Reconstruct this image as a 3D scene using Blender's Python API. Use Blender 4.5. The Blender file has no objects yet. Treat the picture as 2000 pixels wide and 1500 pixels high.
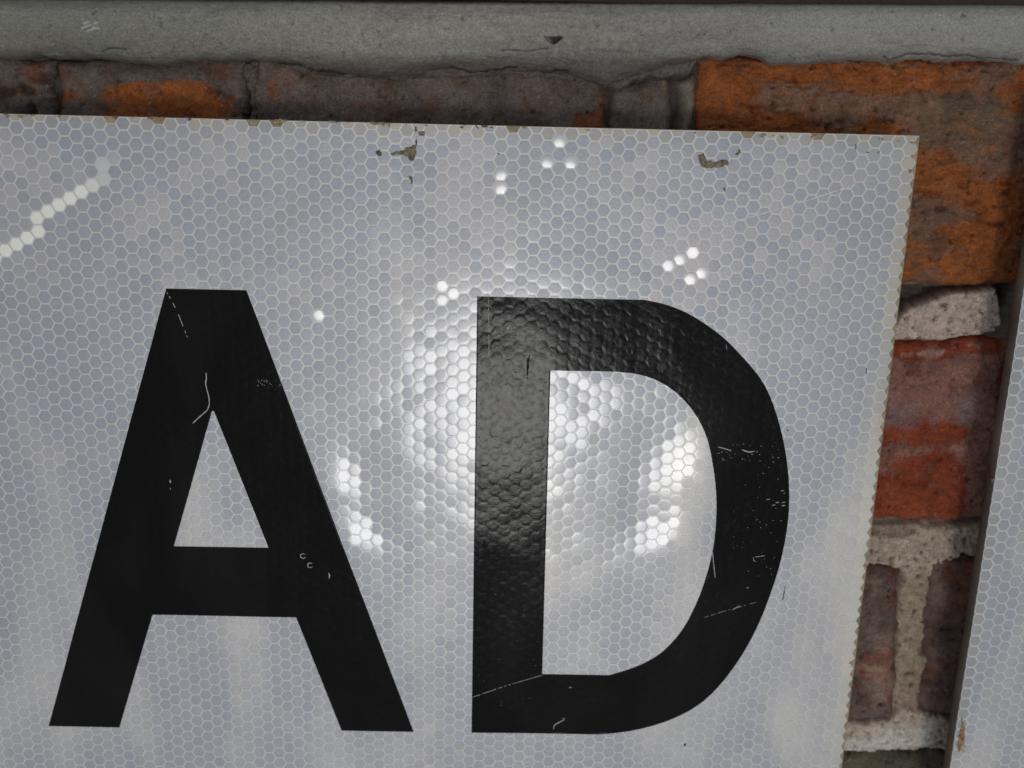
import bpy, math, random
import numpy as np
from mathutils import Matrix, Vector

random.seed(7)
rng = np.random.RandomState(7)
sc = bpy.context.scene
C = sc.collection

# ------------------------------------------------------------------ camera
# the sign face lies in the plane z = 0 (x right, y up the sign, z towards the camera)
D = 0.34                                   # metres from the lens to the sign along the optical axis
F = 1890.0                                 # focal length in pixels of the 2000 x 1500 photograph
pit, yaw, rol = map(math.radians, (14.25, -0.83, 1.15))
def _R(p, y, r):
    cx, sx, cy, sy, cz, sz = math.cos(p), math.sin(p), math.cos(y), math.sin(y), math.cos(r), math.sin(r)
    return (np.array([[cz, -sz, 0], [sz, cz, 0], [0, 0, 1]]) @ np.array([[cy, 0, sy], [0, 1, 0], [-sy, 0, cy]])
            @ np.array([[1, 0, 0], [0, cx, -sx], [0, sx, cx]]))
RM = _R(pit, yaw, rol)
FL = np.array([1.0, -1.0, -1.0])
CAM = (RM.T @ np.array([0, 0, -1.0])) * FL * D
AX, AY, AZ = [(RM.T @ e) * FL for e in (np.array([1.0, 0, 0]), np.array([0, -1.0, 0]), np.array([0, 0, -1.0]))]
cam_d = bpy.data.cameras.new('camera')
cam = bpy.data.objects.new('camera', cam_d); C.objects.link(cam)
cam.matrix_world = Matrix(((AX[0], AY[0], AZ[0], CAM[0]), (AX[1], AY[1], AZ[1], CAM[1]), (AX[2], AY[2], AZ[2], CAM[2]), (0, 0, 0, 1)))
cam_d.sensor_width = 36.0
cam_d.lens = F / 2000 * 36
cam_d.clip_start, cam_d.clip_end = 0.01, 50
cam_d.dof.use_dof = True
cam_d.dof.focus_distance = 0.335
cam_d.dof.aperture_fstop = 9.0
sc.camera = cam

def P(px, py, z=0.0):
    """the point of the plane at height z that shows at this place of the photograph"""
    d = (RM.T @ np.array([(px - 1000) / F, (py - 750) / F, 1.0])) * FL
    t = (z - CAM[2]) / d[2]
    return CAM + d * t

# ------------------------------------------------------------------ light: bright overcast daylight
hl = P(1003, 806)
v = hl - CAM; v /= np.linalg.norm(v)
SUN = np.array([v[0], v[1], -v[2]])         # the bright part of the sky, mirrored in the middle of the sign
world = bpy.data.worlds.new('World'); sc.world = world
world.use_nodes = True
wn = world.node_tree
sky = wn.nodes.new('ShaderNodeTexSky'); sky.sky_type = 'NISHITA'; sky.sun_disc = False
sky.sun_elevation = math.asin(SUN[2]); sky.sun_rotation = math.atan2(SUN[0], SUN[1])
sky.air_density, sky.dust_density, sky.ozone_density = 1.0, 1.0, 1.0
hs = wn.nodes.new('ShaderNodeHueSaturation'); hs.inputs['Saturation'].default_value = 0.30      # thin even cloud
wn.links.new(sky.outputs[0], hs.inputs['Color']); wn.links.new(hs.outputs[0], wn.nodes['Background'].inputs[0])
wn.nodes['Background'].inputs[1].default_value = 0.10
sl = bpy.data.lights.new('sun', 'SUN'); so = bpy.data.objects.new('sun', sl); C.objects.link(so)
sl.energy = 0.5; sl.angle = math.radians(10.6); sl.color = (1.0, 0.99, 0.965)
so.rotation_euler = Vector(SUN).to_track_quat('Z', 'Y').to_euler()
sc.view_settings.view_transform = 'Standard'; sc.view_settings.look = 'None'
sc.view_settings.gamma = 1.0
sc.view_settings.exposure = 0.05

# ------------------------------------------------------------------ helpers
def _h(ix, iy, seed):
    n = (ix.astype(np.int64) * 374761393 + iy.astype(np.int64) * 668265263 + seed * 974634777) & 0xffffffff
    n = ((n ^ (n >> 13)) * 1274126177) & 0xffffffff
    n = ((n ^ (n >> 16)) * 2246822519) & 0xffffffff
    return (n ^ (n >> 15)) & 0xffffffff
def rnd(ix, iy, seed):
    return _h(np.asarray(ix), np.asarray(iy), seed) / 4294967295.0
def pn(x, y, seed=0):
    x = np.asarray(x, float); y = np.asarray(y, float)
    ix, iy = np.floor(x).astype(np.int64), np.floor(y).astype(np.int64)
    fx, fy = x - ix, y - iy
    u, w = fx * fx * fx * (fx * (fx * 6 - 15) + 10), fy * fy * fy * (fy * (fy * 6 - 15) + 10)
    def g(a, b):
        t = _h(ix + a, iy + b, seed) / 4294967295.0 * 2 * math.pi
        return np.cos(t) * (fx - a) + np.sin(t) * (fy - b)
    n0 = g(0, 0) * (1 - u) + g(1, 0) * u
    n1 = g(0, 1) * (1 - u) + g(1, 1) * u
    return (n0 * (1 - w) + n1 * w) * 1.5
def fbm(x, y, scale, octv=4, seed=0, rough=0.5, sx=1.0, sy=1.0):
    """noise about -1..1; scale in metres is the size of the largest lumps"""
    a, s, o, t = 1.0, 1.0 / scale, 0.0, 0.0
    for k in range(octv):
        o = o + a * pn(x * s * sx + 17.3 * k, y * s * sy - 9.1 * k, seed + k * 13)
        t += a; a *= rough; s *= 2.03
    return o / t * 1.4
def sst(x, a, b):
    t = np.clip((x - a) / (b - a), 0, 1)
    return t * t * (3 - 2 * t)
def mixc(c, col, m):
    return c * (1 - m[..., None]) + np.array(col) * m[..., None]
def pxpoly(pts, z):
    return np.array([P(x, y, z)[:2] for x, y in pts])
def sdf(X, Y, poly):
    """signed distance to a polygon, negative inside"""
    d = np.full(X.shape, 1e9); ins = np.zeros(X.shape, bool)
    n = len(poly)
    for i in range(n):
        ax, ay = poly[i]; bx, by = poly[(i + 1) % n]
        ex, ey = bx - ax, by - ay
        t = np.clip(((X - ax) * ex + (Y - ay) * ey) / (ex * ex + ey * ey + 1e-18), 0, 1)
        d = np.minimum(d, np.hypot(X - ax - t * ex, Y - ay - t * ey))
        c = (ay > Y) != (by > Y)
        ins ^= c & (X < ex * (Y - ay) / (ey if abs(ey) > 1e-12 else 1e-12) + ax)
    return np.where(ins, -d, d)
def lined(X, Y, pts):
    d = np.full(X.shape, 1e9)
    for (ax, ay), (bx, by) in zip(pts[:-1], pts[1:]):
        ex, ey = bx - ax, by - ay
        t = np.clip(((X - ax) * ex + (Y - ay) * ey) / (ex * ex + ey * ey + 1e-18), 0, 1)
        d = np.minimum(d, np.hypot(X - ax - t * ex, Y - ay - t * ey))
    return d

def mesh_np(name, V, faces, mat, cols=None, smooth=True):
    """V (n,3); faces (m,k) array or list of lists"""
    me = bpy.data.meshes.new(name)
    V = np.asarray(V, np.float32)
    if isinstance(faces, np.ndarray):
        m, k = faces.shape
        loops = faces.astype(np.int32).ravel(); starts = np.arange(m, dtype=np.int32) * k
    else:
        m = len(faces)
        loops = np.array([i for f in faces for i in f], np.int32)
        starts = np.cumsum([0] + [len(f) for f in faces[:-1]]).astype(np.int32)
    me.vertices.add(len(V)); me.vertices.foreach_set('co', V.ravel())
    me.loops.add(len(loops)); me.loops.foreach_set('vertex_index', loops)
    me.polygons.add(m); me.polygons.foreach_set('loop_start', starts)
    me.polygons.foreach_set('use_smooth', np.full(m, smooth))
    me.update(calc_edges=True); me.validate()
    if cols is not None:
        at = me.color_attributes.new('Col', 'FLOAT_COLOR', 'POINT')
        c4 = np.ones((len(V), 4), np.float32); c4[:, :3] = cols
        at.data.foreach_set('color', c4.ravel())
    me.materials.append(mat)
    return me
def link(name, me, parent=None):
    o = bpy.data.objects.new(name, me); C.objects.link(o)
    if parent is not None: o.parent = parent
    return o
def thing(name, label, cat, group=None):
    o = bpy.data.objects.new(name, None); C.objects.link(o)
    o.empty_display_size = 0.02
    o['label'] = label; o['category'] = cat
    if group: o['group'] = group
    return o
def grid_faces(n, m, off=0):
    i = np.arange(n - 1)[:, None] * m + np.arange(m - 1)[None, :] + off
    return np.stack([i, i + 1, i + m + 1, i + m], -1).reshape(-1, 4)
def grid_mesh(name, X, Y, Z, cols, mat, skirt=0.0):
    """rows run downwards (towards -y), columns to the right: front faces look to +z"""
    n, m = X.shape
    V = np.stack([X, Y, Z], -1).reshape(-1, 3); col = cols.reshape(-1, 3)
    fs = grid_faces(n, m)[:, ::-1]
    if skirt:
        loop = np.concatenate([np.arange(m), np.arange(1, n) * m + m - 1, (n - 1) * m + np.arange(m - 2, -1, -1), np.arange(n - 2, 0, -1) * m])
        b = V[loop].copy(); b[:, 2] -= skirt
        k = len(loop); base = len(V)
        V = np.concatenate([V, b]); col = np.concatenate([col, col[loop] * 0.9])
        i = np.arange(k); j = (i + 1) % k
        fs = np.concatenate([fs, np.stack([loop[i], loop[j], base + j, base + i], -1)])
    return mesh_np(name, V, fs, mat, col)

# ------------------------------------------------------------------ materials
def mat(name):
    m = bpy.data.materials.new(name); m.use_nodes = True
    nt = m.node_tree
    return m, nt, nt.nodes['Principled BSDF']
def setp(b, **k):
    for a, v_ in k.items():
        a = a.replace('_', ' ')
        b.inputs[a].default_value = v_
def col_mat(name, rough=0.9, spec=0.3, grain=0.35, gscale=1800, bump=0.00025, bscale=900):
    """colour comes from the mesh; grain and fine relief are procedural"""
    m, nt, b = mat(name)
    at = nt.nodes.new('ShaderNodeVertexColor'); at.layer_name = 'Col'
    geo = nt.nodes.new('ShaderNodeNewGeometry')
    n1 = nt.nodes.new('ShaderNodeTexNoise'); n1.inputs['Scale'].default_value = gscale; n1.inputs['Detail'].default_value = 4
    n1.inputs['Roughness'].default_value = 0.7
    n2 = nt.nodes.new('ShaderNodeTexNoise'); n2.inputs['Scale'].default_value = bscale; n2.inputs['Detail'].default_value = 6
    n2.inputs['Roughness'].default_value = 0.75
    nt.links.new(geo.outputs['Position'], n1.inputs['Vector']); nt.links.new(geo.outputs['Position'], n2.inputs['Vector'])
    r = nt.nodes.new('ShaderNodeMapRange'); r.inputs[1].default_value = 0.3; r.inputs[2].default_value = 0.7
    r.inputs[3].default_value = 1 - grain; r.inputs[4].default_value = 1 + grain
    nt.links.new(n1.outputs[0], r.inputs[0])
    mx = nt.nodes.new('ShaderNodeVectorMath'); mx.operation = 'SCALE'
    nt.links.new(at.outputs[0], mx.inputs[0]); nt.links.new(r.outputs[0], mx.inputs['Scale'])
    nt.links.new(mx.outputs[0], b.inputs['Base Color'])
    bp = nt.nodes.new('ShaderNodeBump'); bp.inputs['Distance'].default_value = bump; bp.inputs['Strength'].default_value = 1.0
    nt.links.new(n2.outputs[0], bp.inputs['Height']); nt.links.new(bp.outputs[0], b.inputs['Normal'])
    setp(b, Roughness=rough, Specular_IOR_Level=spec)
    return m
M_brick = col_mat('weathered_brick', 0.92, 0.25, 0.45, 1500, 0.0007, 900)
M_mortar = col_mat('lime_mortar', 0.95, 0.15, 0.42, 1400, 0.0007, 1100)
M_stone = col_mat('grey_stone', 0.92, 0.2, 0.32, 1500, 0.0008, 900)
M_gap = col_mat('shadow_gap', 0.7, 0.3, 0.3, 900, 0.0002, 700)
M_grime = col_mat('grime', 0.9, 0.25, 0.6, 2500, 0.0003, 2000)
M_edge = col_mat('edge', 0.6, 0.4, 0.3, 1500, 0.0001, 900)

def reflection_tint(nt, geo, colour, b, amount=0.52):
    """a warm pale reflection painted into the base colour in uneven patches"""
    n = nt.nodes.new('ShaderNodeTexNoise'); n.inputs['Scale'].default_value = 17; n.inputs['Detail'].default_value = 3
    n.inputs['Roughness'].default_value = 0.5; n.inputs['Distortion'].default_value = 0.25
    mp = nt.nodes.new('ShaderNodeMapping'); mp.inputs['Location'].default_value = REFL_AT; mp.inputs['Scale'].default_value = (1.25, 0.55, 1.0)
    nt.links.new(geo.outputs['Position'], mp.inputs['Vector']); nt.links.new(mp.outputs[0], n.inputs['Vector'])
    r = nt.nodes.new('ShaderNodeMapRange'); r.inputs[1].default_value = 0.51; r.inputs[2].default_value = 0.70
    r.inputs[3].default_value = 0.0; r.inputs[4].default_value = amount
    sep = nt.nodes.new('ShaderNodeSeparateXYZ'); nt.links.new(geo.outputs['Position'], sep.inputs[0])
    g = nt.nodes.new('ShaderNodeMapRange'); g.inputs[1].default_value = 0.04; g.inputs[2].default_value = -0.07      # painted reflection grows stronger low on the sign
    g.inputs[3].default_value = -0.09; g.inputs[4].default_value = 0.06
    nt.links.new(sep.outputs[1], g.inputs[0])
    ad = nt.nodes.new('ShaderNodeMath'); nt.links.new(n.outputs[0], ad.inputs[0]); nt.links.new(g.outputs[0], ad.inputs[1])
    nt.links.new(ad.outputs[0], r.inputs[0])
    m = nt.nodes.new('ShaderNodeMix'); m.data_type = 'RGBA'
    m.inputs[7].default_value = REFL_C
    nt.links.new(r.outputs[0], m.inputs[0])
    if isinstance(colour, tuple): m.inputs[6].default_value = colour
    else: nt.links.new(colour, m.inputs[6])
    nt.links.new(m.outputs[2], b.inputs['Base Color'])
REFL_AT = (0.0, 0.0, 0.0)
REFL_C = (0.66, 0.62, 0.535, 1)
def cell_material():
    m, nt, b = mat('reflective_cell')
    at = nt.nodes.new('ShaderNodeVertexColor'); at.layer_name = 'Col'
    geo = nt.nodes.new('ShaderNodeNewGeometry')
    n1 = nt.nodes.new('ShaderNodeTexNoise'); n1.inputs['Scale'].default_value = 3800; n1.inputs['Detail'].default_value = 2
    nt.links.new(geo.outputs['Position'], n1.inputs['Vector'])
    r = nt.nodes.new('ShaderNodeMapRange'); r.inputs[1].default_value = 0.3; r.inputs[2].default_value = 0.7
    r.inputs[3].default_value = 0.90; r.inputs[4].default_value = 1.08
    nt.links.new(n1.outputs[0], r.inputs[0])
    mx = nt.nodes.new('ShaderNodeVectorMath'); mx.operation = 'SCALE'
    nt.links.new(at.outputs[0], mx.inputs[0]); nt.links.new(r.outputs[0], mx.inputs['Scale'])
    reflection_tint(nt, geo, mx.outputs[0], b)
    n2 = nt.nodes.new('ShaderNodeTexNoise'); n2.inputs['Scale'].default_value = 480; n2.inputs['Detail'].default_value = 2
    n2.inputs['Distortion'].default_value = 1.2
    nt.links.new(geo.outputs['Position'], n2.inputs['Vector'])
    bp = nt.nodes.new('ShaderNodeBump'); bp.inputs['Distance'].default_value = 0.000075; bp.inputs['Strength'].default_value = 1.0
    nt.links.new(n2.outputs[0], bp.inputs['Height']); nt.links.new(bp.outputs[0], b.inputs['Normal'])
    setp(b, Roughness=0.46, Metallic=0.34, Coat_Weight=0.7, Coat_Roughness=0.12, Coat_IOR=1.5)
    return m
M_cell = cell_material()
M_seam, nt, b = mat('sheet_seam'); setp(b, Roughness=0.35, Metallic=0.12, Specular_IOR_Level=0.5)
reflection_tint(nt, nt.nodes.new('ShaderNodeNewGeometry'), (0.62, 0.605, 0.56, 1), b)
def letter_material():
    m, nt, b = mat('black_vinyl')
    geo = nt.nodes.new('ShaderNodeNewGeometry')
    n2 = nt.nodes.new('ShaderNodeTexNoise'); n2.inputs['Scale'].default_value = 500; n2.inputs['Detail'].default_value = 5
    n2.inputs['Distortion'].default_value = 0.8
    nt.links.new(geo.outputs['Position'], n2.inputs['Vector'])
    bp = nt.nodes.new('ShaderNodeBump'); bp.inputs['Distance'].default_value = 0.000026
    nt.links.new(n2.outputs[0], bp.inputs['Height']); nt.links.new(bp.outputs[0], b.inputs['Normal'])
    n3 = nt.nodes.new('ShaderNodeTexNoise'); n3.inputs['Scale'].default_value = 520; n3.inputs['Detail'].default_value = 5
    nt.links.new(geo.outputs['Position'], n3.inputs['Vector'])
    r = nt.nodes.new('ShaderNodeMapRange'); r.inputs[1].default_value = 0.35; r.inputs[2].default_value = 0.7
    r.inputs[3].default_value = 0.07; r.inputs[4].default_value = 0.20
    nt.links.new(n3.outputs[0], r.inputs[0]); nt.links.new(r.outputs[0], b.inputs['Roughness'])
    n4 = nt.nodes.new('ShaderNodeTexNoise'); n4.inputs['Scale'].default_value = 2600; n4.inputs['Detail'].default_value = 3
    nt.links.new(geo.outputs['Position'], n4.inputs['Vector'])
    b2 = nt.nodes.new('ShaderNodeBump'); b2.inputs['Distance'].default_value = 0.000010
    nt.links.new(n4.outputs[0], b2.inputs['Height']); nt.links.new(bp.outputs[0], b2.inputs['Normal']); nt.links.new(b2.outputs[0], b.inputs['Normal'])
    setp(b, Specular_IOR_Level=0.10)
    reflection_tint(nt, geo, (0.0030, 0.0028, 0.0028, 1), b, 0.009)  # faint warm sheen painted into the black
    return m
M_vinyl = letter_material()
M_scratch, nt, b = mat('scratch'); setp(b, Base_Color=(0.36, 0.35, 0.32, 1), Roughness=0.6)
M_scuff, nt, b = mat('scuff'); setp(b, Base_Color=(0.70, 0.70, 0.68, 1), Roughness=0.45)

# ------------------------------------------------------------------ brick wall
ZB = -0.022                                 # brick faces lie this far behind the sign face
def brick_colors(X, Y, seed, fresh, skin, bias=0.0, patches=(), sx=1.0, sy=1.0, scale=0.022):
    """fresh spalled clay under a weathered skin; returns colour and how fresh each point is"""
    n = fbm(X, Y, scale, 5, seed, 0.55, sx, sy) + bias
    for kind, pts, amt, soft in patches:
        poly = pxpoly(pts, ZB)
        d = sdf(X, Y, poly) + 0.0022 * fbm(X, Y, 0.010, 4, seed + 5)
        n = n + amt * (1 - sst(d, -soft, soft))
    n = n + 0.22 * fbm(X, Y, 0.0042, 4, seed + 33, 0.75, sx, sy) + 0.10 * fbm(X, Y, 0.0012, 2, seed + 34)
    m = sst(n, -0.16, 0.26)
    t = fbm(X, Y, 0.006, 4, seed + 31) * 0.5
    fine = fbm(X, Y, 0.0026, 4, seed + 35, 0.8, sx, sy)
    cf = np.array(fresh) * (1 + 0.35 * fbm(X, Y, 0.012, 4, seed + 3)[..., None] + 0.48 * fine[..., None])
    cf = mixc(cf, np.array(skin) * 0.8, sst(fbm(X, Y, 0.005, 5, seed + 36, 0.7, sx, sy), 0.12, 0.6) * 0.75)
    cs = np.array(skin) * (1 + 0.36 * (fbm(X, Y, 0.016, 5, seed + 9) + t)[..., None] + 0.42 * fine[..., None])
    warm = sst(fbm(X, Y, 0.010, 4, seed + 12), 0.0, 0.6)
    cs = mixc(cs, np.array(fresh) * 0.45, warm * 0.5)
    c = cs * (1 - m[..., None]) + cf * m[..., None]
    return np.clip(c, 0.008, 1), m
def make_brick(quad, seed, fresh, skin, bias=0, patches=(), step=0.0006, rough=1.0, zoff=0.0, stains=(), cracks=(), sx=1, sy=1, rnd_edge=0.0035, scale=0.022, lump=1.0):
    q = pxpoly(quad, ZB)
    w = np.linalg.norm(q[1] - q[0]); h = np.linalg.norm(q[3] - q[0])
    m, n = max(6, int(w / step)), max(6, int(h / step))
    a, b_ = np.meshgrid(np.linspace(0, 1, m), np.linspace(0, 1, n))
    XY = ((1 - a) * (1 - b_))[..., None] * q[0] + (a * (1 - b_))[..., None] * q[1] + (a * b_)[..., None] * q[2] + ((1 - a) * b_)[..., None] * q[3]
    X, Y = XY[..., 0], XY[..., 1]
    e = np.minimum(np.minimum(a, 1 - a) * w, np.minimum(b_, 1 - b_) * h)
    near = np.exp(-e / 0.008)
    wx, wy = fbm(X, Y, 0.02, 4, seed + 70) * 0.0022, fbm(X, Y, 0.02, 4, seed + 71) * 0.0022
    X, Y = X + wx * near, Y + wy * near
    c, fr = brick_colors(X, Y, seed, fresh, skin, bias, patches, sx, sy, scale)
    Z = ZB + zoff + lump * 0.0014 * fbm(X, Y, 0.03, 3, seed + 1) + rough * 0.0013 * fbm(X, Y, 0.006, 5, seed + 2, 0.70, sx, sy) - 0.0009 * fr
    Z = Z - rnd_edge * np.exp(-e / 0.0016) - 0.0012 * np.exp(-e / 0.005) * (1 + fbm(X, Y, 0.01, 3, seed + 4))
    fl = sst(fbm(X, Y, 0.0017, 2, seed + 17), 0.62, 0.8) * sst(fbm(X, Y, 0.02, 3, seed + 18), 0.0, 0.4)
    c = mixc(c, (0.42, 0.37, 0.33), fl * 0.6)
    pits = sst(fbm(X, Y, 0.0035, 3, seed + 15), 0.50, 0.75)
    Z = Z - pits * 0.0006 * rough; c = c * (1 - 0.55 * pits[..., None])
    for pts, col, soft, amt in stains:
        d = sdf(X, Y, pxpoly(pts, ZB)) + 0.0025 * fbm(X, Y, 0.007, 5, seed + 44, 0.6)
        k = (1 - sst(d, -soft, soft)) * amt * (0.75 + 0.45 * fbm(X, Y, 0.004, 4, seed + 46, 0.65))
        c = mixc(c, col, np.clip(k, 0, 1))
    for pts, wd, dp in cracks:
        d = lined(X + 0.001 * fbm(X, Y, 0.008, 4, seed + 50), Y + 0.001 * fbm(X, Y, 0.008, 4, seed + 51), pxpoly(pts, ZB))
        k = np.exp(-(d / wd) ** 2) * sst(fbm(X, Y, 0.006, 3, seed + 52), -0.6, 0.3); Z = Z - dp * k; c = c * (1 - 0.35 * k[..., None])
    return grid_mesh('brick', X, Y, Z, c, M_brick, 0.014)

ORANGE, RED = (0.36, 0.112, 0.032), (0.30, 0.066, 0.028)
GREY, BROWN, DARK = (0.172, 0.136, 0.112), (0.17, 0.095, 0.065), (0.075, 0.055, 0.045)
wall = thing('brick_wall', 'weathered red and orange brick wall with crumbling pale mortar behind the signs', 'wall')
bricks = [
    # the course right under the ledge, from the left
    dict(quad=[(-330, 100), (99, 112), (104, 560), (-330, 560)], seed=11, fresh=(0.30, 0.12, 0.06), skin=(0.165, 0.13, 0.11), bias=-0.45,
         cracks=[([(-20, 182), (40, 176), (75, 190), (64, 214), (40, 240)], 0.0016, 0.004), ([(70, 150), (104, 158), (96, 190)], 0.0015, 0.004)]),
    dict(quad=[(103, 112), (486, 112), (486, 550), (103, 550)], seed=23, fresh=ORANGE, skin=GREY, bias=-0.42,
         patches=[('f', [(205, 158), (250, 160), (400, 158), (412, 180), (470, 200), (478, 260), (190, 300)], 0.85, 0.002), ('f', [(440, 172), (486, 172), (484, 190), (445, 190)], 0.8, 0.001)],
         cracks=[([(410, 178), (450, 188), (470, 206), (478, 235)], 0.0010, 0.003)]),
    dict(quad=[(492, 112), (1192, 120), (1190, 550), (492, 550)], seed=31, fresh=(0.30, 0.11, 0.05), skin=GREY, bias=-0.55,
         patches=[('f', [(1118, 172), (1190, 160), (1195, 300), (1110, 300)], 0.8, 0.003), ('f', [(805, 165), (830, 168), (828, 196), (806, 192)], 0.5, 0.003)],
         stains=[([(735, 176), (742, 176), (744, 190), (738, 192)], (0.02, 0.02, 0.022), 0.0006, 1.0)]),
    dict(quad=[(1194, 165), (1318, 140), (1318, 550), (1190, 550)], seed=43, fresh=(0.28, 0.14, 0.08), skin=(0.19, 0.155, 0.135), bias=-0.5, rnd_edge=0.005, zoff=0.0008, lump=1.6),
    dict(quad=[(1323, 150), (1363, 140), (1362, 550), (1321, 550)], seed=47, fresh=(0.28, 0.17, 0.10), skin=(0.25, 0.205, 0.165), bias=-0.5, rnd_edge=0.005, zoff=0.0005, lump=1.6),
    dict(quad=[(1368, 112), (2340, 112), (2330, 560), (1346, 552)], seed=59, fresh=ORANGE, skin=(0.25, 0.14, 0.09), bias=0.14, rough=1.8,
         patches=[('f', [(1372, 122), (1470, 125), (1490, 175), (1440, 230), (1470, 300), (1340, 300)], 0.55, 0.004), ('f', [(1470, 118), (1720, 118), (1700, 150), (1560, 158), (1490, 150)], 0.45, 0.003),
                  ('s', [(1490, 160), (1560, 150), (1700, 160), (1780, 240), (1640, 262), (1480, 215)], -0.22, 0.004),
                  ('f', [(1760, 470), (2000, 420), (1990, 556), (1752, 556)], 0.30, 0.006), ('s', [(1800, 205), (2000, 200), (2000, 300), (1810, 310)], -0.35, 0.006)],
         stains=[([(1850, 180), (1960, 176), (1975, 214), (1890, 226), (1845, 205)], (0.085, 0.085, 0.075), 0.003, 0.85),
                 ([(1800, 222), (1960, 215), (1940, 275), (1800, 270)], (0.20, 0.165, 0.10), 0.006, 0.55),
                 ([(1915, 285), (1945, 284), (1946, 294), (1917, 294)], (0.62, 0.17, 0.05), 0.0008, 0.9)],
         cracks=[([(1445, 205), (1500, 212), (1560, 200), (1610, 190)], 0.0008, 0.0012), ([(1500, 150), (1555, 152), (1565, 175)], 0.0008, 0.0012),
                 ([(1780, 400), (1850, 412), (1960, 440)], 0.0009, 0.0012), ([(1770, 420), (1880, 400), (1990, 370)], 0.0009, 0.0010)], sx=0.8, sy=1.5, step=0.0005),
    # second course, between the two signs
    dict(quad=[(1400, 668), (2130, 660), (2095, 1018), (1380, 1030)], seed=67, fresh=RED, skin=(0.31, 0.15, 0.115), bias=0.14, rough=1.1,
         patches=[('s', [(1700, 705), (1960, 690), (1960, 830), (1690, 835)], -0.75, 0.006), ('f', [(1690, 836), (1930, 832), (1925, 860), (1690, 862)], 0.6, 0.004),
                  ('s', [(1690, 866), (1945, 858), (1940, 900), (1780, 905), (1700, 960)], -0.35, 0.006), ('f', [(1760, 905), (1900, 890), (1890, 1015), (1700, 1020)], 0.5, 0.006),
                  ('f', [(1740, 668), (1960, 664), (1960, 690), (1740, 700)], 0.8, 0.002), ('s', [(1885, 800), (1960, 800), (1930, 1020), (1870, 1020)], -0.5, 0.005)],
         stains=[([(1765, 690), (1850, 686), (1846, 694), (1768, 698)], (0.52, 0.40, 0.33), 0.0012, 0.8), ([(1895, 676), (1925, 674), (1915, 684)], (0.5, 0.4, 0.34), 0.001, 0.8),
                 ([(1870, 775), (1910, 765), (1918, 820), (1875, 830)], (0.26, 0.25, 0.25), 0.004, 0.6), ([(1735, 790), (1790, 790), (1790, 835), (1730, 835)], (0.20, 0.19, 0.20), 0.004, 0.5)], step=0.0005),
    # third course: two bricks either side of a mortar joint
    dict(quad=[(1440, 1108), (1766, 1112), (1750, 1412), (1410, 1412)], seed=71, fresh=(0.24, 0.075, 0.045), skin=(0.18, 0.125, 0.10), bias=-0.22, rough=1.2,
         patches=[('f', [(1700, 1185), (1750, 1190), (1740, 1240), (1690, 1230)], 0.35, 0.004), ('f', [(1680, 1270), (1742, 1265), (1735, 1330), (1680, 1325)], 0.45, 0.004)],
         stains=[([(1700, 1235), (1745, 1240), (1742, 1300), (1712, 1275)], (0.40, 0.30, 0.22), 0.004, 0.7), ([(1690, 1305), (1740, 1300), (1736, 1372), (1700, 1365)], (0.46, 0.34, 0.24), 0.004, 0.75),
                 ([(1696, 1135), (1716, 1135), (1712, 1160)], (0.42, 0.36, 0.24), 0.002, 0.6)], step=0.0005),
    dict(quad=[(1818, 1092), (2120, 1086), (2090, 1396), (1800, 1406)], seed=79, fresh=(0.22, 0.09, 0.055), skin=(0.17, 0.115, 0.095), bias=-0.25, rough=0.6,
         cracks=[([(1842, 1232), (1900, 1238)], 0.0006, 0.0016), ([(1845, 1306), (1880, 1308)], 0.0005, 0.0014), ([(1855, 1250), (1890, 1256)], 0.0005, 0.001)]),
    # fourth course, at the bottom edge
    dict(quad=[(1380, 1478), (2080, 1470), (2050, 1800), (1340, 1800)], seed=83, fresh=(0.2, 0.11, 0.07), skin=(0.145, 0.125, 0.085), bias=-0.5, rough=1.2),
]
for k in bricks:
    link('brick', make_brick(**k), wall)

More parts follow.
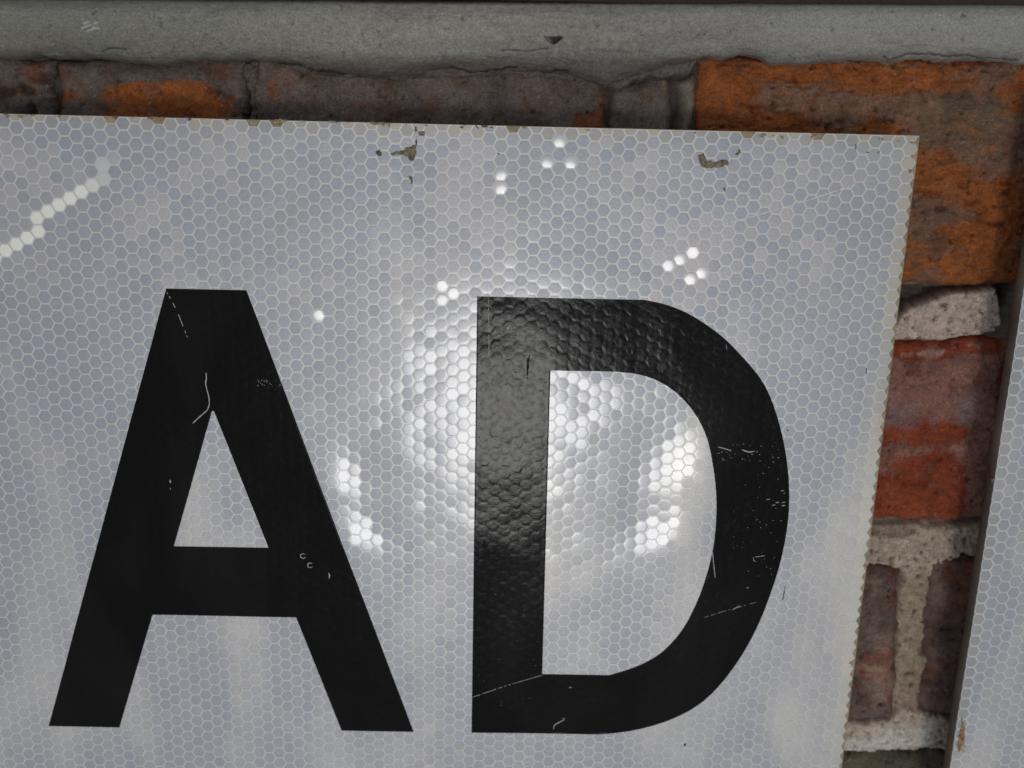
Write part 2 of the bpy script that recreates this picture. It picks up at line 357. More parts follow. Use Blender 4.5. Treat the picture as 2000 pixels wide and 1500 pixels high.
def make_mortar():
    x0, y1 = P(-420, 60, ZB)[:2]; x1, y0 = P(2450, 2000, ZB)[:2]
    def sheet(xa, xb, ya, yb, step):
        X, Y = np.meshgrid(np.linspace(xa, xb, max(3, int((xb - xa) / step))), np.linspace(yb, ya, max(3, int((yb - ya) / step))))
        Z = ZB - 0.0060 + 0.0016 * fbm(X, Y, 0.018, 4, 201) + 0.0006 * fbm(X, Y, 0.004, 4, 202)
        c = np.array((0.27, 0.215, 0.165)) * (1 + 0.35 * fbm(X, Y, 0.006, 5, 203, 0.65)[..., None])
        dirt = sst(fbm(X, Y, 0.02, 4, 205), 0.05, 0.6)
        c = mixc(c, (0.10, 0.08, 0.065), dirt * 0.6)
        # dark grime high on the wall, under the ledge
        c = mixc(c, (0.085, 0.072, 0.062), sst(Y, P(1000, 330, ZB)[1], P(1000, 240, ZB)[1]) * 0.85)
        def lump(pts, hgt, col, soft=0.0016, wob=0.0018, amt=1.0, seed=210, fine=1.0):
            nonlocal Z, c
            d = sdf(X, Y, pxpoly(pts, ZB)) + wob * fbm(X, Y, 0.008, 5, seed, 0.62)
            k = (1 - sst(d, -soft, soft * 0.6))
            zz = ZB + hgt + fine * (0.0010 * fbm(X, Y, 0.010, 4, seed + 1) + 0.0016 * fbm(X, Y, 0.0040, 4, seed + 2, 0.8))
            Z = Z * (1 - k) + zz * k
            cc = np.array(col) * 1.08 * (1 + 0.42 * fbm(X, Y, 0.0035, 5, seed + 3, 0.8)[..., None])
            pit = sst(fbm(X, Y, 0.0026, 3, seed + 6), 0.36, 0.66)
            cc = cc * (1 - 0.6 * pit[..., None]); Z = Z - pit * k * 0.0014 * fine
            c = c * (1 - (k * amt)[..., None]) + np.clip(cc, 0.01, 0.9) * (k * amt)[..., None]
        # void, then the pale broken lump in the joint under the top right brick
        lump([(1700, 560), (2000, 556), (1990, 600), (1700, 664)], -0.011, (0.10, 0.078, 0.066), 0.002, seed=220)
        lump([(1742, 642), (1775, 604), (1820, 590), (1862, 570), (1955, 565), (1962, 610), (1955, 655), (1905, 657), (1850, 668), (1740, 664)], -0.0012, (0.62, 0.49, 0.41), 0.0012, 0.0012, seed=230)
        # joint under the second course, with the upright joint below it
        lump([(1660, 1030), (1950, 1026), (1950, 1092), (1880, 1092), (1830, 1112), (1822, 1140), (1775, 1140), (1760, 1116), (1690, 1106), (1655, 1106)], -0.0014, (0.54, 0.43, 0.33), 0.0014, 0.0022, seed=240)
        lump([(1700, 1034), (1800, 1036), (1780, 1052), (1700, 1056)], -0.0030, (0.27, 0.215, 0.16), 0.0014, 0.0022, 0.8, seed=245)
        lump([(1772, 1130), (1822, 1120), (1826, 1180), (1810, 1280), (1812, 1330), (1796, 1400), (1740, 1400), (1752, 1340), (1758, 1240), (1760, 1170)], -0.0034, (0.44, 0.35, 0.25), 0.0014, 0.0022, seed=250)
        lump([(1766, 1300), (1816, 1290), (1800, 1400), (1740, 1405)], -0.003, (0.42, 0.32, 0.23), 0.002, 0.0022, seed=255)
        # pale bottom joint
        lump([(1630, 1412), (1742, 1408), (1762, 1388), (1840, 1400), (1880, 1420), (1880, 1470), (1640, 1474)], -0.0010, (0.60, 0.49, 0.38), 0.0014, 0.0022, seed=260)
        lump([(1650, 1446), (1760, 1420), (1830, 1410), (1828, 1450), (1740, 1470), (1650, 1470)], -0.0004, (0.78, 0.72, 0.63), 0.003, 0.0035, 0.8, seed=265)
        lump([(462, 112), (512, 112), (500, 170), (508, 330), (478, 330), (484, 190)], 0.0002, (0.16, 0.13, 0.108), 0.0016, 0.0025, seed=275)
        # dirty bedding squeezed out under the ledge
        lump([(480, 118), (1370, 112), (1345, 150), (1240, 160), (1210, 190), (1170, 168), (1000, 152), (740, 160), (560, 142)], 0.0012, (0.17, 0.145, 0.125), 0.0016, 0.0018, seed=270)
        return X, Y, Z, np.clip(c, 0.01, 0.9)
    xa = P(1600, 800, ZB)[0]
    ya = P(1000, 330, ZB)[1]
    return sheet, (x0, xa, x1, y0, ya, y1)
sheet, (mx0, mxa, mx1, my0, mya, my1) = make_mortar()
# upper strip fine, right strip fine; behind the big sign (never seen) coarse
parts = [sheet(mx0, mx1, mya, my1, 0.0006), sheet(P(1590, 1500, ZB)[0], mx1, my0, mya, 0.0006), sheet(mx0, P(1590, 1500, ZB)[0], my0, mya, 0.006)]
Vs, Fs, Cs, off = [], [], [], 0
for X, Y, Z, c in parts:
    Vs.append(np.stack([X, Y, Z], -1).reshape(-1, 3)); Cs.append(c.reshape(-1, 3))
    Fs.append(grid_faces(*X.shape, off)[:, ::-1]); off += X.size
link('mortar', mesh_np('mortar', np.concatenate(Vs), np.concatenate(Fs), M_mortar, np.concatenate(Cs)), wall)

# ------------------------------------------------------------------ stone ledge and the shadow gap above it
ledge = None
def make_ledge():
    lip_x = [-420, 0, 110, 200, 300, 400, 500, 560, 600, 650, 740, 820, 880, 960, 1000, 1110, 1180, 1240, 1290, 1340, 1400, 1440, 1470, 1500, 1580, 1700, 1770, 1860, 2000, 2450]
    lip_y = [120, 118, 112, 120, 128, 124, 119, 128, 140, 148, 157, 150, 140, 147, 144, 150, 172, 152, 140, 128, 117, 109, 112, 124, 126, 120, 114, 117, 123, 126]
    nx, nt_ = 1300, 150
    px = np.linspace(-420, 2450, nx)
    lip = np.interp(px, lip_x, lip_y)
    # height above the bricks along the profile, from the lip (t=0) over the nose to the back (t=1)
    tt = np.linspace(0, 1, nt_)
    pz = np.interp(tt, [0, 0.04, 0.10, 0.25, 0.5, 0.7, 0.85, 0.93, 0.965, 1.0], [-0.003, 0.0030, 0.0060, 0.0088, 0.0120, 0.0135, 0.0125, 0.0090, 0.004, -0.012])
    for _ in range(10):
        pz[3:-9] = (pz[2:-10] + pz[3:-9] * 2 + pz[4:-8]) / 4
    for _ in range(120):
        pz[8:-14] = (pz[7:-15] + pz[8:-14] * 2 + pz[9:-13]) / 4
    ztop = 0.5
    X = np.zeros((nt_, nx)); Y = np.zeros((nt_, nx)); Z = np.zeros((nt_, nx)); PXm = np.zeros((nt_, nx)); PYm = np.zeros((nt_, nx))
    zz = ZB + pz
    tilt = (px - 1000) * 0.005
    for i in range(nt_):
        s = min(1.0, tt[i] / 0.965)
        py = lip * (1 - s) + (ztop + tilt) * s
        d = (RM.T @ np.stack([(px - 1000) / F, (py - 750) / F, np.ones(nx)])) * FL[:, None]
        t = (zz[i] - CAM[2]) / d[2]
        q = CAM[:, None] + d * t
        X[i], Y[i], Z[i] = q[0], q[1], zz[i]
        PXm[i], PYm[i] = px, py
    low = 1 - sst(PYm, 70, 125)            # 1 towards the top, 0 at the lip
    Y = Y + 0.0018 * fbm(X, X * 0 + 1, 0.014, 5, 305, 0.6) * np.exp(-((PYm - lip[None, :]) / 9.0) ** 2)
    Z = Z + 0.0010 * fbm(X, Y, 0.04, 4, 301) + (0.0003 + 0.0019 * (1 - low)) * fbm(X, Y, 0.006, 5, 302, 0.70, 0.6, 1.3) + 0.00045 * fbm(X, Y, 0.0022, 3, 303, 0.75)
    lower = 1 - low
    c = np.array((0.335, 0.318, 0.268)) * (1 + 0.20 * fbm(X, Y, 0.045, 4, 311, 0.55, 0.4, 1.6)[..., None] + 0.20 * fbm(X, Y, 0.010, 5, 312, 0.7, 0.35, 1.4)[..., None] + 0.26 * fbm(X, Y, 0.0022, 3, 313, 0.75)[..., None])
    # greener at the left, paler and warmer to the right
    g = 1 - sst(PXm, 100, 900)
    c = mixc(c, (0.225, 0.228, 0.175), g * 0.6)
    r = sst(PXm, 1150, 1700)
    c = mixc(c, (0.41, 0.40, 0.355), r * 0.6)
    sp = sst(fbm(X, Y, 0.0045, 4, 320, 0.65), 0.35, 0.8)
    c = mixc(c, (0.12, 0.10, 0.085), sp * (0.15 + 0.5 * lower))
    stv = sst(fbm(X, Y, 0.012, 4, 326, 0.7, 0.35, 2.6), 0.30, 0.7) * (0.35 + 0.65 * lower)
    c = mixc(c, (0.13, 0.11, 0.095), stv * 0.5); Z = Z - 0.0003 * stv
    pal = sst(fbm(X, Y, 0.007, 4, 327, 0.75, 0.5, 1.6), 0.25, 0.7)
    c = mixc(c, (0.46, 0.44, 0.39), pal * 0.35)
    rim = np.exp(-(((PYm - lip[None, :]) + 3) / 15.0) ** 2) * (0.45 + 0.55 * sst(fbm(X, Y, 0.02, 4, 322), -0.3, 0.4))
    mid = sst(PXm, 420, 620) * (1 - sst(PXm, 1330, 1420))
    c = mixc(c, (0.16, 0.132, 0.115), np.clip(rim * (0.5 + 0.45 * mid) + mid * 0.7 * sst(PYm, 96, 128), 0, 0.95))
    c = mixc(c, (0.34, 0.33, 0.30), np.exp(-(((PYm - lip[None, :]) + 1) / 2.6) ** 2) * 0.35 * sst(fbm(X, Y, 0.012, 3, 323), 0.0, 0.5))
    # shadow gap painted as a dark line along the top edge, with specks
    c = mixc(c, (0.05, 0.035, 0.028), sst(-PYm + tilt[None, :], -13, -4) * 0.7 * sst(PXm, -400, 1100))
    spk = sst(fbm(X, Y, 0.004, 3, 330), 0.62, 0.75) * sst(-PYm, -44, -22) * sst(PXm, 1100, 1400)
    c = mixc(c, (0.06, 0.035, 0.028), spk * 0.9)
    por = sst(fbm(X, Y, 0.0030, 3, 331), 0.58, 0.80); Z = Z - 0.0005 * por; c = c * (1 - 0.28 * por[..., None])
    def pxm(pts): return np.array(pts, float)
    def groove(pts, wd, dp, dark=0.7):
        nonlocal Z, c
        d = lined(PXm + 3 * fbm(X, Y, 0.005, 4, 340), PYm + 5 * fbm(X, Y, 0.006, 4, 341), pxm(pts))
        k = np.exp(-(d / wd) ** 2); Z = Z - dp * k; c = c * (1 - dark * k[..., None])
    groove([(560, 128), (575, 132), (600, 138), (650, 141), (700, 146)], 2.4, 0.0022)
    groove([(880, 130), (925, 142), (960, 136), (1010, 132)], 1.6, 0.0012)
    groove([(1055, 142), (1090, 136), (1110, 138)], 1.6, 0.0012)
    groove([(200, 104), (215, 95), (245, 93)], 1.4, 0.0008, 0.5)
    groove([(1725, 112), (1770, 104), (1880, 108), (1990, 116)], 1.4, 0.0010, 0.6)
    groove([(980, 100), (1020, 97), (1070, 95)], 1.4, 0.0005, 0.5)
    d = sdf(PXm + 3 * fbm(X, Y, 0.004, 3, 350), PYm + 3 * fbm(X, Y, 0.004, 3, 351), pxm([(1062, 70), (1098, 72), (1090, 80), (1083, 86), (1076, 82)]))
    k = 1 - sst(d, -2, 2); Z = Z - 0.0035 * k; c = mixc(c, (0.07, 0.055, 0.045), k * 0.85)
    d = sdf(PXm, PYm, pxm([(1064, 70), (1070, 70), (1084, 86), (1078, 84)])); c = mixc(c, (0.55, 0.47, 0.42), (1 - sst(d, -1, 2)) * 0.7)
    k = np.exp(-(((PXm - 1222) / 26) ** 2 + ((PYm - 104) / 12) ** 2)); Z = Z + 0.0012 * k * fbm(X, Y, 0.0025, 2, 360)
    for ax, ay, bx, by in [(160, 55, 178, 48), (170, 60, 184, 56), (182, 54, 194, 56), (164, 46, 172, 42), (184, 46, 190, 44)]:
        d = lined(PXm, PYm, pxm([(ax, ay), (bx, by)])); c = mixc(c, (0.62, 0.61, 0.57), np.exp(-(d / 1.7) ** 2) * 0.8)
    d = np.hypot(PXm - 252, PYm - 50); c = mixc(c, (0.5, 0.40, 0.32), np.exp(-(d / 4) ** 2) * 0.7)
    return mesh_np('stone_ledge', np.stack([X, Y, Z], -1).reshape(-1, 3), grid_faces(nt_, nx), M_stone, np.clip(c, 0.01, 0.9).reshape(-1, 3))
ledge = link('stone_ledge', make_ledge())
ledge['label'] = 'rounded grey stone ledge with a ragged lower edge along the top of the wall'; ledge['category'] = 'ledge'

def box_grid(name, x0, x1, y0, y1, z0, z1, m, col, step, jag=0.0, seed=0):
    X, Y = np.meshgrid(np.linspace(x0, x1, max(3, int((x1 - x0) / step))), np.linspace(y1, y0, 8))
    e = np.minimum(Y - y0, y1 - Y)
    Z = z1 - 0.0012 * np.exp(-e / 0.0012) + 0.0003 * fbm(X, Y, 0.01, 3, seed)
    c = np.array(col) * (1 + 0.3 * fbm(X, Y, 0.03, 4, seed + 1, 0.6, 0.2, 2.0)[..., None])
    return grid_mesh(name, X, Y + jag * fbm(X, Y, 0.03, 3, seed + 2), Z, c, m, z1 - z0)
ty = P(1000, -2.0, ZB + 0.010)[1]
gap_strip = link('shadow_gap_strip', box_grid('shadow_gap_strip', P(-420, 0, ZB)[0], P(2450, 0, ZB)[0], ty, ty + 0.16, ZB - 0.004, ZB + 0.010, M_gap, (0.055, 0.036, 0.027), 0.003, 0.0002, 371))  # dark strip stands in for the shadow gap above the ledge
gap_strip.rotation_euler = (0, 0, -math.radians(0.30) + 0)
gap_strip['label'] = 'thin dark brown strip standing for the shadow gap along the top of the grey stone ledge'; gap_strip['category'] = 'strip'

# ------------------------------------------------------------------ honeycomb sheeting
S = 0.0076 * D                              # half the width of a cell across its corners
RC = S * 0.885                              # the clear cell inside its pale seam
H0 = 0.000012                                # cells bulge by about a tenth of a millimetre
AN = P(520.8, 247.6)                        # one cell centre, read from the photograph
_xr = np.mean([P(1795, 272)[0], P(1731, 800)[0], P(1646, 1497)[0]])
AN[0] += ((_xr - 1.12 * S - AN[0] + 0.75 * S) % (1.5 * S)) - 0.75 * S     # the last column ends just short of the right edge
def hex_xy(i, j, an):
    return an[0] + 1.5 * S * i, an[1] - math.sqrt(3) * S * (j + 0.5 * (i % 2))
def hex_id(x, y, an):
    """the lattice cell that holds each point"""
    i0 = np.round((x - an[0]) / (1.5 * S)).astype(np.int64)
    best = np.full(x.shape, 1e9); bi = np.zeros(x.shape, np.int64); bj = np.zeros(x.shape, np.int64)
    for di in (-1, 0, 1):
        i = i0 + di; o = 0.5 * (i % 2)
        j = np.round((an[1] - y) / (math.sqrt(3) * S) - o).astype(np.int64)
        d = (x - an[0] - 1.5 * S * i) ** 2 + (y - an[1] + math.sqrt(3) * S * (j + o)) ** 2
        k = d < best; best = np.where(k, d, best); bi = np.where(k, i, bi); bj = np.where(k, j, bj)
    return bi, bj
def tilt_of(i, j, seed):
    """every cell sits at its own slight angle; a few are well off"""
    a = rnd(i, j, seed) * 2 * math.pi
    r = np.sqrt(-2 * np.log(np.clip(rnd(i, j, seed + 1), 1e-6, 1))) * 0.0080
    r = np.where(rnd(i, j, seed + 2) < 0.025, r + 0.040 * rnd(i, j, seed + 3), r)
    return np.cos(a) * r, np.sin(a) * r
LOOSE = [(980, 345), (968, 362), (868, 556), (885, 575), (866, 590), (1100, 277), (1065, 318), (1118, 312), (1330, 515), (1350, 500), (1365, 530), (622, 612), (1340, 545), (1310, 520)]
LOOSE = [P(*p)[:2] for p in LOOSE]
def hexr(dx, dy):
    """1 on the rim of a flat-topped hexagon of corner radius 1"""
    k = math.sqrt(3) / 2
    return np.maximum(np.abs(dy), np.maximum(np.abs(dx * k + dy * 0.5), np.abs(dx * k - dy * 0.5))) / k
DENTS = [  # centre in the photograph, how far the sheet leans there, size: the sheet is not flat
    ((672, 930), (0.088, 0.036), 0.0080), ((705, 1040), (0.090, 0.070), 0.0072), ((1322, 915), (-0.088, 0.034), 0.0105), ((1288, 1040), (-0.082, 0.072), 0.0085),
]
DENTS = [(P(*p)[:2], a, r) for p, a, r in DENTS]
POLY_A = pxpoly([(324, 563), (481, 567), (808, 1430), (667, 1429), (578, 1205), (297, 1202), (233, 1421), (94, 1418)], 0)
POLY_D = pxpoly([(932, 579), (1258, 586), (1382, 636), (1487, 741), (1541, 955), (1505, 1160), (1420, 1322), (1310, 1406), (1165, 1434), (921, 1431)], 0)
REFL_STREAK = pxpoly([(-120, 590), (0, 500), (110, 408), (185, 350), (240, 300)], 0)  # course of the pale reflection painted into the cells
def sheet_z(x, y):
    """slow waves and dents of the sheeting"""
    z = 0.00028 * fbm(x, y, 0.075, 2, 401) + 0.00010 * fbm(x, y, 0.022, 2, 402)
    for (cx, cy), (gx, gy), r in DENTS:
        dx, dy = x - cx, y - cy
        z = z - (gx * dx + gy * dy) * 0.85 * np.exp(-(dx * dx + dy * dy) / (2 * r * r))
    return z
def dome(r):
    return H0 * (1 - np.clip(r, 0, 1.2) ** 8)
RINGS = (0.0, 0.55, 0.8, 0.92, 1.0)
def cell_template():
    pts = [(0.0, 0.0)]
    for r in RINGS[1:]:
        pts += [(r * math.cos(math.pi / 3 * k), r * math.sin(math.pi / 3 * k)) for k in range(6)]
    fs = [(0, 1 + k, 1 + (k + 1) % 6) for k in range(6)]
    for a in range(len(RINGS) - 2):
        b0, b1 = 1 + 6 * a, 7 + 6 * a
        for k in range(6):
            k2 = (k + 1) % 6
            fs += [(b0 + k, b1 + k, b1 + k2), (b0 + k, b1 + k2, b0 + k2)]
    rr = np.array([0] + [r for r in RINGS[1:] for _ in range(6)])
    return np.array(pts), rr, np.array(fs)
TP, TR, TF = cell_template()
def clip_poly(pts, nx_, ny_, c):
    out = []
    for k in range(len(pts)):
        a, b_ = pts[k], pts[(k + 1) % len(pts)]
        da, db = a[0] * nx_ + a[1] * ny_ - c, b_[0] * nx_ + b_[1] * ny_ - c
        if da <= 0: out.append(a)
        if da * db < 0:
            t = da / (da - db); out.append((a[0] + t * (b_[0] - a[0]), a[1] + t * (b_[1] - a[1])))
    return out

CELL_BASE = np.array((0.350, 0.360, 0.388))
def cell_colour(i, j, x, y, seed):
    c = CELL_BASE * (1 + 0.04 * (rnd(i, j, seed + 20) - 0.5)); h_ = 0.025 * (rnd(i, j, seed + 23) - 0.45); c = c * np.array((1 + h_, 1, 1 - h_))
    w = fbm(np.array([x]), np.array([y]), 0.045, 3, seed + 21)[0]
    c = c * (1 + 0.05 * w) * np.array((1 + 0.03 * w, 1.0, 1 - 0.025 * w))
    # reflections painted into the cell colour: pinkish clusters and one pale diagonal streak
    p = fbm(np.array([x]), np.array([y]), 0.040, 3, seed + 24)[0] + (0.30 if y > PINK_Y else -0.25) - 0.10 + 0.75 * (rnd(i, j, seed + 25) - 0.5)
    if p > 0.28: c = c + (np.array((0.60, 0.525, 0.485)) - c) * min(0.36, (p - 0.28) * 0.8)
    yl = np.interp(x, REFL_STREAK[:, 0], REFL_STREAK[:, 1])
    if seed == SEED and x < REFL_STREAK[-1, 0] and abs(y - yl) <= 0.875 * S:
        c = c + (np.array((0.88, 0.86, 0.76)) - c) * min(1, max(0.12, (P(235, 310)[0] - x) / 0.014))
    # damp has yellowed the film along the cut edges
    e_ = abs(xr - x) if seed == SEED else 1
    t_ = yt - y if seed == SEED else 1
    k_ = max(math.exp(-max(e_ - 1.1 * S, 0) / (1.1 * S)) * (0.25 + 0.75 * rnd(i, j, seed + 30)), math.exp(-max(t_, 0) / (1.0 * S)) * 0.9 * rnd(i, j, seed + 31), math.exp(-math.hypot(e_, t_) / (3.2 * S)))
    c = c + (np.array((0.50, 0.45, 0.335)) - c) * min(0.75, k_)
    return c
PINK_Y = P(1000, 600)[1]
SEED = 500
def make_sign(name, label, x0, x1, y0, y1, an, seed, visible, n_parts, edge_col, left_edge=False, top_chips=0.22):
    root = thing(name, label, 'sign', 'white honeycomb reflective signs')
    TH = 0.0045
    # board
    n = 60
    X, Y = np.meshgrid(np.linspace(x0, x1, n), np.linspace(y1, y0, n))
    Z = sheet_z(X, Y) - 0.00022
    c = np.array(edge_col) * (1 + 0.4 * fbm(X, Y, 0.01, 3, seed + 40)[..., None])
    link('board', grid_mesh('board', X, Y, Z, np.clip(c, 0.01, 1), M_edge, TH), root)
    # seams: one full hexagon under each cell, cut along the straight edges
    hv, hf, cells = [], [], []
    i0, i1 = int((x0 - an[0]) / (1.5 * S)) - 2, int((x1 - an[0]) / (1.5 * S)) + 2
    j0, j1 = int((an[1] - y1) / (math.sqrt(3) * S)) - 2, int((an[1] - y0) / (math.sqrt(3) * S)) + 2
    for i in range(i0, i1):
        for j in range(j0, j1):
            cx, cy = hex_xy(i, j, an)
            if cx < x0 - (0.7 * S if left_edge else -0.55 * S) or cx > x1 - 0.9 * S or cy < y0 - 0.6 * S or cy > y1 + 0.6 * S: continue
            pts = [(cx + S * math.cos(math.pi / 3 * k), cy + S * math.sin(math.pi / 3 * k)) for k in range(6)]
            whole = cy + 0.87 * S < y1 - 0.0001 and cy - 0.87 * S > y0 and cx + S < x1 and cx - S > x0
            if not whole:
                pts = clip_poly(clip_poly(pts, 0, 1, y1 - 0.00015), 0, -1, -y0)
                pts = clip_poly(clip_poly(pts, 1, 0, x1 - 0.0001), -1, 0, -x0 - 0.0004)
                if len(pts) < 3: continue
                if cy > y1 - 0.3 * S and rnd(i, j, seed + 60) < top_chips: continue      # half cells worn off along the top edge
            b0 = len(hv); hv += pts; hf.append(list(range(b0, b0 + len(pts))))
            cells.append((i, j, cx, cy, whole, pts))
    hv = np.array(hv)
    hz = sheet_z(hv[:, 0], hv[:, 1])
    sheet_o = link('sheeting', mesh_np('sheeting', np.column_stack([hv, hz]), hf, M_seam, None, False), root)
    # cells
    I = np.array([q[0] for q in cells]); J = np.array([q[1] for q in cells]); CX = np.array([q[2] for q in cells]); CY = np.array([q[3] for q in cells])
    W = np.array([q[4] for q in cells])
    tx, ty_ = tilt_of(I, J, seed)
    eps = 0.0004
    gx = (sheet_z(CX + eps, CY) - sheet_z(CX - eps, CY)) / (2 * eps); gy = (sheet_z(CX, CY + eps) - sheet_z(CX, CY - eps)) / (2 * eps)
    # the film is pressed flat where letters are stuck over it
    near = np.minimum(sdf(CX, CY, POLY_A), sdf(CX, CY, POLY_D)) < 1.3 * S
    f_ = np.where(near, np.minimum(1, 0.016 / (np.hypot(tx, ty_) + 1e-9)), 1)
    tx, ty_ = tx * f_, ty_ * f_
    loose = set()
    for lx, ly in LOOSE:
        k = int(np.argmin(np.hypot(CX - lx, CY - ly)))
        if np.hypot(CX[k] - lx, CY[k] - ly) > S or near[k]: continue
        vv = np.array([lx, ly, 0]) - CAM; vv /= np.linalg.norm(vv)
        hn = SUN - vv; hn /= hn[2]                       # this cell leans to face the bright sky
        loose.add(k); q_ = 0.66 + 0.24 * rnd(I[k], J[k], seed + 77); tx[k], ty_[k] = -hn[0] * q_, -hn[1] * q_
    tx, ty_ = tx + gx, ty_ + gy
    zc = sheet_z(CX, CY)
    order = [k for k in range(len(cells)) if W[k] and k not in loose and visible(CX[k], CY[k])]
    order.sort(key=lambda k: (CX[k] - CAM[0]) ** 2 + (CY[k] - CAM[1]) ** 2)
    single = set(order[:n_parts])
    # single cells share eight meshes
    protos = []
    for q in range(8):
        col = CELL_BASE * (0.965 + 0.01 * q) * np.array((1 + 0.012 * (q % 4 - 1.2), 1, 1 - 0.012 * (q % 4 - 1.2)))
        zz = dome(TR)
        protos.append((col, mesh_np('cell', np.column_stack([TP * RC, zz]), TF, M_cell, np.tile(col, (len(TP), 1)))))
    for q in range(4):
        col = CELL_BASE + (np.array((0.60, 0.525, 0.485)) - CELL_BASE) * (0.3 + 0.25 * q)  # pinkish tones of the painted reflection
        protos.append((col, mesh_np('cell', np.column_stack([TP * RC, dome(TR)]), TF, M_cell, np.tile(col, (len(TP), 1)))))
    ptone = np.array([p_[0] for p_ in protos])
    for k in single:
        col = cell_colour(I[k], J[k], CX[k], CY[k], seed)
        o = link('cell', protos[int(np.argmin(((ptone - col) ** 2).sum(1)))][1], sheet_o)
        o.location = (CX[k], CY[k], zc[k] + 0.00003 + 0.8 * RC * math.hypot(tx[k] - gx[k], ty_[k] - gy[k]))
        o.rotation_euler = (math.atan(ty_[k]), -math.atan(tx[k]), 0)
    V, FF, CC, off = [], [], [], 0
    for k, (i, j, cx, cy, whole, pts) in enumerate(cells):
        if k in single: continue
        col = cell_colour(i, j, cx, cy, seed)
        if whole:
            z = zc[k] + 0.00003 + 0.8 * RC * (np.hypot(tx[k] - gx[k], ty_[k] - gy[k])) + tx[k] * TP[:, 0] * RC + ty_[k] * TP[:, 1] * RC + (0.00005 * (1 - TR ** 2.5) if k in loose else dome(TR))
            V.append(np.column_stack([cx + TP[:, 0] * RC, cy + TP[:, 1] * RC, z]))
            FF += (TF + off).tolist(); m = len(TP)
        else:
            p = np.array(pts); ctr = p.mean(0); p = ctr + (p - ctr) * 0.86
            m = len(p)
            V.append(np.column_stack([p, sheet_z(p[:, 0], p[:, 1]) + 0.00004])); FF.append(list(range(off, off + m)))
            col = col * np.array((0.92, 0.90, 0.84))
        CC.append(np.tile(col, (m, 1))); off += m
    if V:
        f = link('cell_field', mesh_np('cell_field', np.concatenate(V), FF, M_cell, np.concatenate(CC)), sheet_o)
        f['kind'] = 'stuff'
    return root, sheet_o

yt = np.mean([P(5, 221)[1], P(520, 231)[1], P(820, 239.5)[1], P(1300, 254)[1], P(1797, 269)[1]])
xr = np.mean([P(1795, 272)[0], P(1731, 800)[0], P(1646, 1497)[0]])
xl = P(-300, 1000)[0]; yb = P(1000, 1780)[1]
def proj(x, y, z=0.0):
    d = np.array([x, y, z]) - CAM
    q = np.array([d @ AX, -(d @ AY), -(d @ AZ)])
    return 1000 + F * q[0] / q[2], 750 + F * q[1] / q[2]
def in_frame(x, y):
    a, b_ = proj(x, y)
    return 0 < a < 2000 and 0 < b_ < 1500
sign, sheet1 = make_sign('road_sign', 'large white honeycomb reflective sign with the black letters A D', xl, xr, yb, yt, AN, SEED, in_frame, 300, (0.40, 0.315, 0.19))
xl2 = np.mean([P(1990, 450)[0], P(1937, 1000)[0], P(1869, 1500)[0]])
AN2 = np.array([P(1900, 1405)[0], P(1900, 1405)[1]])
sign2, sheet2 = make_sign('road_sign', 'narrow strip of white honeycomb sign at the right edge with a dark brown side', xl2, P(2350, 800)[0], yb, P(2000, 190)[1], AN2, SEED + 300, in_frame, 300, (0.085, 0.062, 0.045), True)

# ------------------------------------------------------------------ black letters
def letter_z(x, y):
    i, j = hex_id(x, y, AN)
    cx = AN[0] + 1.5 * S * i; cy = AN[1] - math.sqrt(3) * S * (j + 0.5 * (i % 2))
    tx, ty_ = tilt_of(i, j, SEED)
    f_ = np.minimum(1, 0.016 / (np.hypot(tx, ty_) + 1e-9)); tx, ty_ = tx * f_, ty_ * f_
    dx, dy = x - cx, y - cy
    r = hexr(dx / RC, dy / RC)
    in_ = 1 - sst(r, 0.86, 1.06)
    return sheet_z(x, y) + 0.00014 + (0.000017 * (1 - np.clip(r, 0, 1.2) ** 6) + 0.5 * (tx * dx + ty_ * dy)) * in_
def bands_mesh(bands, step=0.00042):
    """bands: (y_top, y_bottom, function y -> list of (x_left, x_right)); one surface with its edge turned down"""
    V, Fc, off = [], [], 0
    for ya, yb_, fn in bands:
        ny = max(2, int(abs(ya - yb_) / step) + 1)
        ys = np.linspace(ya, yb_, ny)
        iv = [fn(y) for y in ys]
        for q in range(len(iv[0])):
            L = np.array([v_[q][0] for v_ in iv]); Rr = np.array([v_[q][1] for v_ in iv])
            L = L + 0.00007 * fbm(L * 0, ys, 0.0012, 2, 601 + q); Rr = Rr + 0.00007 * fbm(L * 0 + 3, ys, 0.0012, 2, 611 + q)
            nx = max(3, int((Rr - L).max() / step))
            s = np.linspace(0, 1, nx)
            X = L[:, None] * (1 - s) + Rr[:, None] * s; Y = np.repeat(ys[:, None], nx, 1)
            Z = letter_z(X, Y)
            X = np.concatenate([X[:, :1], X, X[:, -1:]], 1); Y = np.concatenate([Y[:, :1], Y, Y[:, -1:]], 1)
            Z = np.concatenate([Z[:, :1] - 0.00018, Z, Z[:, -1:] - 0.00018], 1)
            V.append(np.stack([X, Y, Z], -1).reshape(-1, 3)); Fc.append(grid_faces(*X.shape, off)[:, ::-1]); off += X.size
    return mesh_np('letter', np.concatenate(V), np.concatenate(Fc), M_vinyl)
def lerp_line(a, b_):
    return lambda y: a[0] + (b_[0] - a[0]) * (y - a[1]) / (b_[1] - a[1])
ZL = 0.0002
def Q(x, y): return P(x, y, ZL)
ya0 = (Q(324.5, 563.5)[1] + Q(480.5, 567.5)[1]) / 2
ya1 = Q(416, 803)[1]
ya2 = (Q(340, 1068)[1] + Q(523, 1070)[1]) / 2
ya3 = (Q(297, 1202)[1] + Q(577, 1205)[1]) / 2
ya4 = (Q(94.5, 1418.5)[1] + Q(808, 1430)[1]) / 2
lo = lerp_line(Q(324.5, 563.5), Q(94.5, 1418.5)); ro = lerp_line(Q(481, 567.5), Q(808, 1430))
